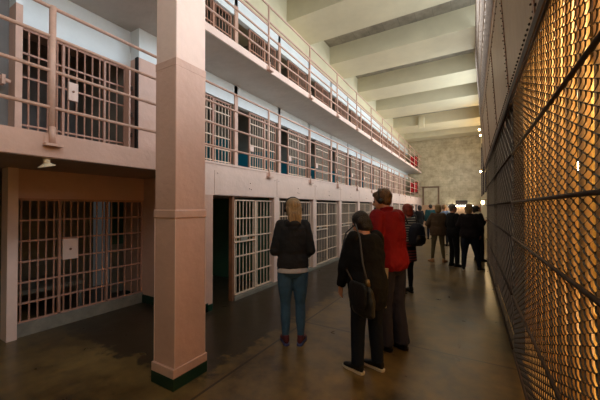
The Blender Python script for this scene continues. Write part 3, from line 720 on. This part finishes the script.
    def shoes(P, m, sole=None, L=.26):
        s = P.s
        for k in (-1, 1):
            R_ = Matrix.Rotation(P.fy[k], 3, 'Z'); c = Vector((P.ft[k].x, P.ft[k].y, 0))
            def q(v): return c+R_ @ (Vector(v)*s)
            mb = MB(); rs = []
            for (y, wd, ht, z0) in ((-.07, .020, .05, .03), (-.062, .032, .085, .02), (-.03, .038, .095, .018), (.02, .039, .085, .016), (.08, .044, .058, .014), (.13, .046, .044, .013), (.165, .038, .034, .014), (.185, .018, .024, .016)):
                rs.append([q((wd*cos(2*pi*i/14), y, z0+ht/2+ht/2*sin(2*pi*i/14))) for i in range(14)])
            mb.rings(rs); mb.tube([q((0, -.025, .07)), q((0, -.028, .115))], [.038*s, .036*s], 14)
            sh = organic(mb, 'shoe', m, P.root, .007, 2)
            sb = MB(); o1 = []; o2 = []
            for (x, y) in ((-.030, -.072), (-.038, -.03), (-.036, .03), (-.045, .09), (-.044, .14), (-.028, .18), (0, .195), (.028, .18), (.044, .14), (.045, .09), (.036, .03), (.038, -.03), (.030, -.072), (0, -.085)):
                o1.append(q((x, y, 0.002))); o2.append(q((x*1.02, y, .026)))
            sb.rings([o1, o2]); sb.build('sole', sole or m, sh)
    def hair(P, m, kind='short'):
        s = P.s; mb = MB(); R_ = P.HR
        mb.sphere(P.hd((0, -.028, .042)), Vector((.092, .100, .092))*s, 20, 14, R_)
        if kind == 'short':
            mb.sphere(P.hd((0, -.050, -.01)), Vector((.078, .060, .065))*s, 16, 10, R_); mb.sphere(P.hd((0, .035, .085)), Vector((.066, .050, .034))*s, 14, 8, R_)
            for i in range(26):
                a = random.random()*2*pi; b = random.uniform(.2, 1.1); v = Vector((.086*cos(a)*sin(b), -.026+.094*sin(a)*sin(b), .040+.088*cos(b)))
                mb.sphere(P.hd(v), random.uniform(.010, .018)*s, 8, 6)
        if kind in ('bob', 'long', 'pony'):
            mb.sphere(P.hd((0, -.052, -.005)), Vector((.098, .072, .090))*s, 18, 12, R_)
            for k in (-1, 1): mb.sphere(P.hd((k*.062, -.012, -.012)), Vector((.026, .052, .075))*s, 12, 10, R_)
        if kind == 'bob':
            mb.ell([(0, 0, 0, .05, .04), (0, 0, .03, .085, .06), (0, 0, .10, .09, .066)], 16, lambda p: P.hd((p.x, p.y-.052, p.z-.13)))
        if kind in ('long', 'pony'):
            w0 = .088 if kind == 'long' else .055
            pts = [(0, -.07, .0), (0, -.085, -.07), (0, -.082, -.13), (0.005, -.085, -.19), (0.0, -.088, -.235)]
            rr = [w0, w0, w0*.95, w0*.75, w0*.35]
            rs = []
            for (x, y, z), r_ in zip(pts, rr): rs.append([P.hd((x+r_*cos(2*pi*i/16), y+r_*.55*sin(2*pi*i/16), z)) for i in range(16)])
            mb.rings(rs)
            for i in range(7):
                x = (i-3)*w0*.27; limb(mb, [P.hd((x, -.10, .0)), P.hd((x, -.115, -.10)), P.hd((x*.8, -.118, -.17)), P.hd((x*.5+random.uniform(-.01, .01), -.105, -.24))], [.013*s, .012*s, .010*s, .006*s], 8)
        if kind == 'bun':
            mb.sphere(P.hd((0, -.05, -.005)), Vector((.084, .062, .075))*s, 18, 12, R_)
            mb.sphere(P.hd((.0, -.125, -.01)), Vector((.045, .04, .045))*s, 14, 10, R_)
            for k in (-1, 1): mb.sphere(P.hd((k*.064, .0, .015)), Vector((.020, .045, .05))*s, 12, 10, R_)
        return organic(mb, 'hair', m, P.root, min(P.v, .008), 2, .006)
    def world(P): return Matrix.Translation(P.root.location) @ Matrix.Rotation(P.root.rotation_euler.z, 4, 'Z')
    def headphones(P, label, mat_=None):
        o = empty('headphones'); W_ = P.world(); o.matrix_world = W_; s = P.s
        pts = [P.hd((.100*sin(a), -.01, .03+.112*cos(a))) for a in [radians(x) for x in range(-105, 106, 15)]]
        MB().tube(pts, .0065*s, 8).build('headband', M['black'], o, True)
        for k in (-1, 1):
            a = P.hd((k*.080, -.008, -.008)); b = P.hd((k*.108, -.008, -.008))
            MB().tube([a, b], [.034*s, .028*s], 16).build('ear_cup', M['black'], o, True)
        tag(o, label, 'headphones')

FX = {'blackfab': fabric('black_cloth', srgb(14, 14, 17)), 'hoodie': fabric('charcoal_cloth', srgb(38, 38, 40)), 'jeans': fabric('blue_denim', srgb(60, 92, 120), var=.22),
      'navy': fabric('navy_denim', srgb(16, 23, 38)), 'greyshirt': fabric('grey_jersey', srgb(196, 190, 190)), 'red': fabric('red_cloth', srgb(126, 8, 18), .75), 'greytr': fabric('grey_track_cloth', srgb(44, 44, 60)),
      'brown': fabric('brown_wool', srgb(84, 66, 50)), 'olive': fabric('olive_cloth', srgb(96, 86, 62)), 'dkpurple': fabric('dark_plum_cloth', srgb(26, 19, 23)), 'tealc': fabric('teal_cloth', srgb(30, 66, 70)),
      'paleblue': fabric('pale_blue_cloth', srgb(130, 150, 180)), 'white': fabric('cream_knit', srgb(206, 190, 160)), 'shoeblk': fabric('black_shoe', srgb(20, 19, 20), .5), 'shoemar': fabric('maroon_mesh_shoe', srgb(84, 36, 44), .6),
      'tanflat': fabric('tan_shoe', srgb(170, 128, 90), .6), 'stripe': striped('striped_knit', srgb(30, 34, 48), srgb(190, 186, 176), 22), 'stripe2': striped('striped_maroon_knit', srgb(30, 22, 28), srgb(120, 44, 50), 20),
      'blond': hairmat('blond_hair', srgb(158, 128, 88)), 'dark': hairmat('black_hair', srgb(24, 19, 18)), 'brownh': hairmat('brown_hair', srgb(92, 66, 42)), 'redh': hairmat('auburn_hair', srgb(140, 50, 26)),
      'greyh': hairmat('grey_hair', srgb(110, 104, 98)), 'sandy': hairmat('sandy_hair', srgb(140, 110, 74)), 'leather': mat('black_bag_cloth', srgb(18, 17, 18), .45, var=.2, bump=.3)}

# 1. woman in charcoal hoodie
p = Person((-1.83, 2.97, 0), radians(36), 1.68, 'woman with blond ponytail in charcoal hoodie and blue jeans facing the cells', yaw=radians(10), pitch=radians(-2),
           arms={-1: ((-.215, -.01, 1.11), (-.13, .22, 1.12)), 1: ((.215, -.01, 1.11), (.15, .20, 1.00))}, feet={-1: (-.085, 0, .15), 1: (.095, -.02, -.35)})
p.body(); p.hair(FX['blond'], 'long')
p.top(FX['hoodie'], .915, .026, .006, loose=.016, hood=True, name='hoodie', disp=.016)
s = p.s; mb = MB(); mb.ell([(0, -.01*s, .862*s, .190*s, .136*s), (0, -.008*s, .90*s, .186*s, .134*s), (0, 0, .96*s, .172*s, .124*s), (0, 0, 1.0*s, .15*s, .11*s)], 24); organic(mb, 'shirt_hem', FX['greyshirt'], p.root, .009, 3, .004)
p.legs(FX['jeans'], .96, (.102, .094, .062, .062, .040), seat=.012); p.shoes(FX['shoemar'], mat('blue_sole', srgb(70, 80, 130), .6, var=0))
p.headphones('black headphones on the blond woman in the hoodie')

# 2. woman in black coat, side on, head bowed
p = Person((-0.88, 2.83, 0), radians(54), 1.58, 'dark-haired woman in black coat bowing her head, bag at her hip', lean=radians(7), bend=radians(42), pitch=radians(-24), yaw=radians(20), broad=1.04,
           arms={-1: ((-.235, .10, 1.11), (-.21, .20, .87)), 1: ((.23, .12, 1.12), (.10, .30, 1.10))}, feet={-1: (-.11, .04, .3), 1: (.12, .0, .3)})
p.body(); p.hair(FX['dark'], 'bob')
p.top(FX['blackfab'], .68, .032, .008, loose=.036, name='coat', disp=.022, nz=1.45, sleeve=.93)
p.legs(FX['navy'], .90, (.098, .092, .078, .074, .066)); p.shoes(FX['shoeblk'], F['sole'])
p2 = p
# her shoulder bag
bag = empty('shoulder_bag'); bag.matrix_world = p.world(); s = p.s
mb = MB(); mb.ell([(0, 0, -.15, .045, .15), (0, 0, -.12, .065, .19), (0, 0, 0, .07, .185), (0, 0, .08, .055, .155), (0, 0, .12, .03, .12)], 20, lambda q: Vector((-.215+q.x*.85, -.21+q.y*.85, .80+q.z)))
organic(mb, 'bag_body', FX['leather'], bag, .009, 3, .012)
mb = MB(); mb.ell([(0, 0, -.10, .012, .12), (0, 0, -.03, .018, .165), (0, 0, .09, .018, .15), (0, 0, .125, .012, .11)], 16, lambda q: Vector((-.273+q.x, -.21+q.y*.85, .82+q.z)))
organic(mb, 'flap', FX['leather'], bag, .007, 2)
MB().tube([(-.215, -.30, .90), (-.20, -.19, 1.10), (-.16, -.09, 1.32), (-.11, .05, 1.43), (-.13, .19, 1.34), (-.21, .17, 1.10), (-.235, -.10, .90)], .008, 8).build('strap', mat('grey_strap', srgb(60, 58, 60), .5, var=.1), bag, True)
MB().tube([(-.215, -.295, .92), (-.212, -.27, .97)], .02, 10).build('buckle', M['brass'], bag, True)
tag(bag, "black shoulder bag hanging at the bowing woman's hip", 'bag')

# 3. man in red jacket
p = Person((-0.80, 3.42, 0), radians(68), 1.81, 'tall man in red jacket and grey track trousers wearing headphones', fem=False, yaw=radians(22), pitch=radians(-10), bend=radians(28), lean=radians(6), broad=1.04,
           arms={-1: ((-.29, -.03, 1.13), (-.15, .22, 1.05)), 1: ((.27, .08, 1.16), (.06, .26, 1.30))}, feet={-1: (-.07, .02, .05), 1: (.10, -.06, -.1)})
p.body(); p.hair(FX['brownh'], 'short')
p.top(FX['red'], .86, .036, .012, loose=.034, name='jacket', collar=.075, disp=.028, sleeve=.96)
tr = p.legs(FX['greytr'], .90, (.102, .096, .084, .084, .084), end=1.06, disp=.016); p.shoes(FX['shoeblk'])
# pale side stripe down the track trousers
sb = MB(); rs = []
for t in (0, .25, .5, .75, 1):
    c = lerp(p.hp[-1], p.kn[-1], t)+Vector((-(.108-.034*t)*p.s, -(.090-.026*t)*p.s, 0))
    rs.append([c+Vector((dx, dy, 0)) for dx, dy in ((-.026, .002), (-.002, -.026), (.018, -.008), (-.006, .02))])
sb.rings(rs); sb.build('side_stripe', FX['white'], tr)
p.headphones('black headphones on the man in the red jacket')

# 4. person in black mostly hidden between them
p = Person((-1.20, 4.35, 0), radians(50), 1.60, 'person in black, mostly hidden behind the man in red, hand raised', yaw=radians(10),
           arms={-1: ((-.26, .08, 1.20), (-.12, .18, 1.42)), 1: ((.24, .05, 1.15), (.10, .24, 1.12))}, voxel=.012)
p.body(); p.hair(FX['dark'], 'bob'); p.top(FX['blackfab'], .74, .03, loose=.02, name='coat', sleeve=.9); p.legs(FX['blackfab'], .9); p.shoes(FX['shoeblk'])

# 5. striped woman with backpack
p = Person((-1.05, 5.80, 0), radians(48), 1.64, 'auburn-haired woman in striped top with dark backpack beyond the red jacket', yaw=radians(15), bend=radians(15), pitch=radians(-12), voxel=.011,
           arms={-1: ((-.25, .04, 1.14), (-.12, .24, 1.08)), 1: ((.25, .04, 1.14), (.10, .24, 1.08))}, feet={-1: (-.09, .0, .0), 1: (.09, .02, -.3)})
p.body(); p.hair(FX['redh'], 'bob')
p.top(FX['stripe'], .93, .018, loose=.008, name='striped_top', disp=.006); p.top(FX['stripe2'], .62, .016, .02, sleeve=.05, name='tunic', nz=1.42, disp=.006, loose=.004)
p.legs(FX['blackfab'], .9, (.09, .08, .058, .055, .038)); p.shoes(FX['shoeblk'])
bp_ = empty('backpack'); bp_.matrix_world = p.world()
mb = MB(); mb.ell([(0, 0, -.20, .11, .05), (0, 0, -.15, .155, .10), (0, 0, .0, .165, .115), (0, 0, .14, .14, .10), (0, 0, .21, .07, .05)], 20, lambda q: Vector((.02+q.x, -.235+q.y, 1.10+q.z)))
organic(mb, 'pack_body', fabric('navy_pack', srgb(22, 26, 40), .6), bp_, .011, 3, .015)
mb = MB(); mb.ell([(0, 0, -.09, .09, .02), (0, 0, 0, .11, .035), (0, 0, .07, .08, .02)], 16, lambda q: Vector((.02+q.x, -.345+q.y, 1.03+q.z))); organic(mb, 'front_pocket', FX['leather'], bp_, .009, 2)
for k in (-1, 1): MB().tube([(k*.10, -.15, 1.28), (k*.115, -.08, 1.455), (k*.12, .04, 1.445), (k*.13, .13, 1.30), (k*.145, .10, 1.12), (k*.14, -.12, .98)], .014, 8).build('strap', FX['leather'], bp_, True)
tag(bp_, "dark backpack on the striped-top woman's back", 'backpack')

# 6. brown poncho
p = Person((-0.86, 9.45, 0), radians(14), 1.66, 'woman with fair hair in brown poncho and olive trousers, seen from behind', voxel=.013, feet={-1: (-.16, 0, .5), 1: (.16, 0, -.6)},
           arms={-1: ((-.30, .0, 1.14), (-.20, .16, 1.0)), 1: ((.30, .0, 1.14), (.20, .16, 1.0))})
p.body(); p.hair(FX['blond'], 'bob'); p.top(FX['brown'], .80, .03, .03, loose=.05, name='poncho', sleeve=.8, disp=.02)
p.legs(FX['olive'], .92, (.09, .08, .06, .055, .04)); p.shoes(FX['tanflat'])

# 7. man in black jacket in profile
p = Person((-0.44, 9.0, 0), radians(-55), 1.66, 'grey-haired man in black jacket turned right, beside the brown poncho', fem=False, voxel=.013, yaw=radians(-15), feet={-1: (-.09, 0, -.1), 1: (.09, .05, -.35)},
           arms={-1: ((-.27, -.02, 1.13), (-.20, .12, .95)), 1: ((.27, -.02, 1.12), (.24, .12, .90))})
p.body(); p.hair(FX['greyh'], 'short'); p.top(FX['blackfab'], .80, .03, loose=.03, name='jacket', collar=.05); p.legs(FX['blackfab'], .9, (.10, .092, .072, .068, .058)); p.shoes(FX['shoeblk'])

# 8. woman in dark plum jacket, legs apart
p = Person((-0.06, 8.60, 0), radians(-6), 1.66, 'broad woman with sandy hair in dark plum jacket, standing with legs apart', voxel=.013, broad=1.12, yaw=radians(-10), feet={-1: (-.14, 0, .25), 1: (.22, .05, -.5)},
           arms={-1: ((-.26, -.02, 1.16), (-.17, .15, 1.02)), 1: ((.27, -.02, 1.14), (.24, .10, .92))})
p.body(); p.hair(FX['sandy'], 'bob'); p.top(FX['dkpurple'], .84, .03, loose=.03, name='jacket', collar=.04, disp=.02); p.legs(FX['navy'], .92, (.108, .098, .076, .066, .052)); p.shoes(FX['shoeblk'], F['sole'])

# 9. visitor looking up by the fence
p = Person((0.15, 10.25, 0), radians(-60), 1.64, 'dark-haired visitor in pale scarf looking up beside the fence', voxel=.013, pitch=radians(32), bend=radians(-8), feet={-1: (-.09, 0, 0), 1: (.12, .06, -.2)},
           arms={-1: ((-.19, .04, 1.15), (-.08, .18, 1.22)), 1: ((.18, .04, 1.15), (.06, .18, 1.22))})
p.body(); p.hair(FX['dark'], 'bun'); p.top(FX['blackfab'], .74, .03, loose=.02, name='coat', disp=.02); p.legs(FX['blackfab'], .9, (.10, .09, .068, .062, .05)); p.shoes(FX['shoeblk'])
mb = MB(); mb.ell([(0, 0, 0, .13, .11), (0, 0, .06, .13, .115), (0, 0, .12, .085, .08)], 18, lambda q: q+Vector((0, .0, 1.34))); organic(mb, 'scarf', FX['white'], p.root, .012, 2, .01)

# 10-13. visitors far down the corridor
for (loc, rz, h, hc, hk, tc_, lc, lab) in (
    ((-2.10, 14.5, 0), 40, 1.66, 'dark', 'bob', 'blackfab', 'paleblue', 'far visitor in black coat just right of the striped woman'),
    ((-1.80, 16.0, 0), 20, 1.70, 'dark', 'short', 'tealc', 'navy', 'far visitor in teal jacket left of the brown poncho'),
    ((-0.98, 13.5, 0), -30, 1.68, 'sandy', 'short', 'paleblue', 'navy', 'far visitor in pale blue between poncho and grey-haired man'),
    ((-2.85, 17.0, 0), 70, 1.66, 'brownh', 'short', 'dkpurple', 'navy', 'far visitor in dark clothes nearest the last ground-floor cells')):
    p = Person(loc, radians(rz), h, lab, fem=hk != 'short', voxel=.018)
    p.body(); p.hair(FX[hc], hk); p.top(FX[tc_], .82, .03, loose=.02, name='jacket'); p.legs(FX[lc], .9); p.shoes(FX['shoeblk'])
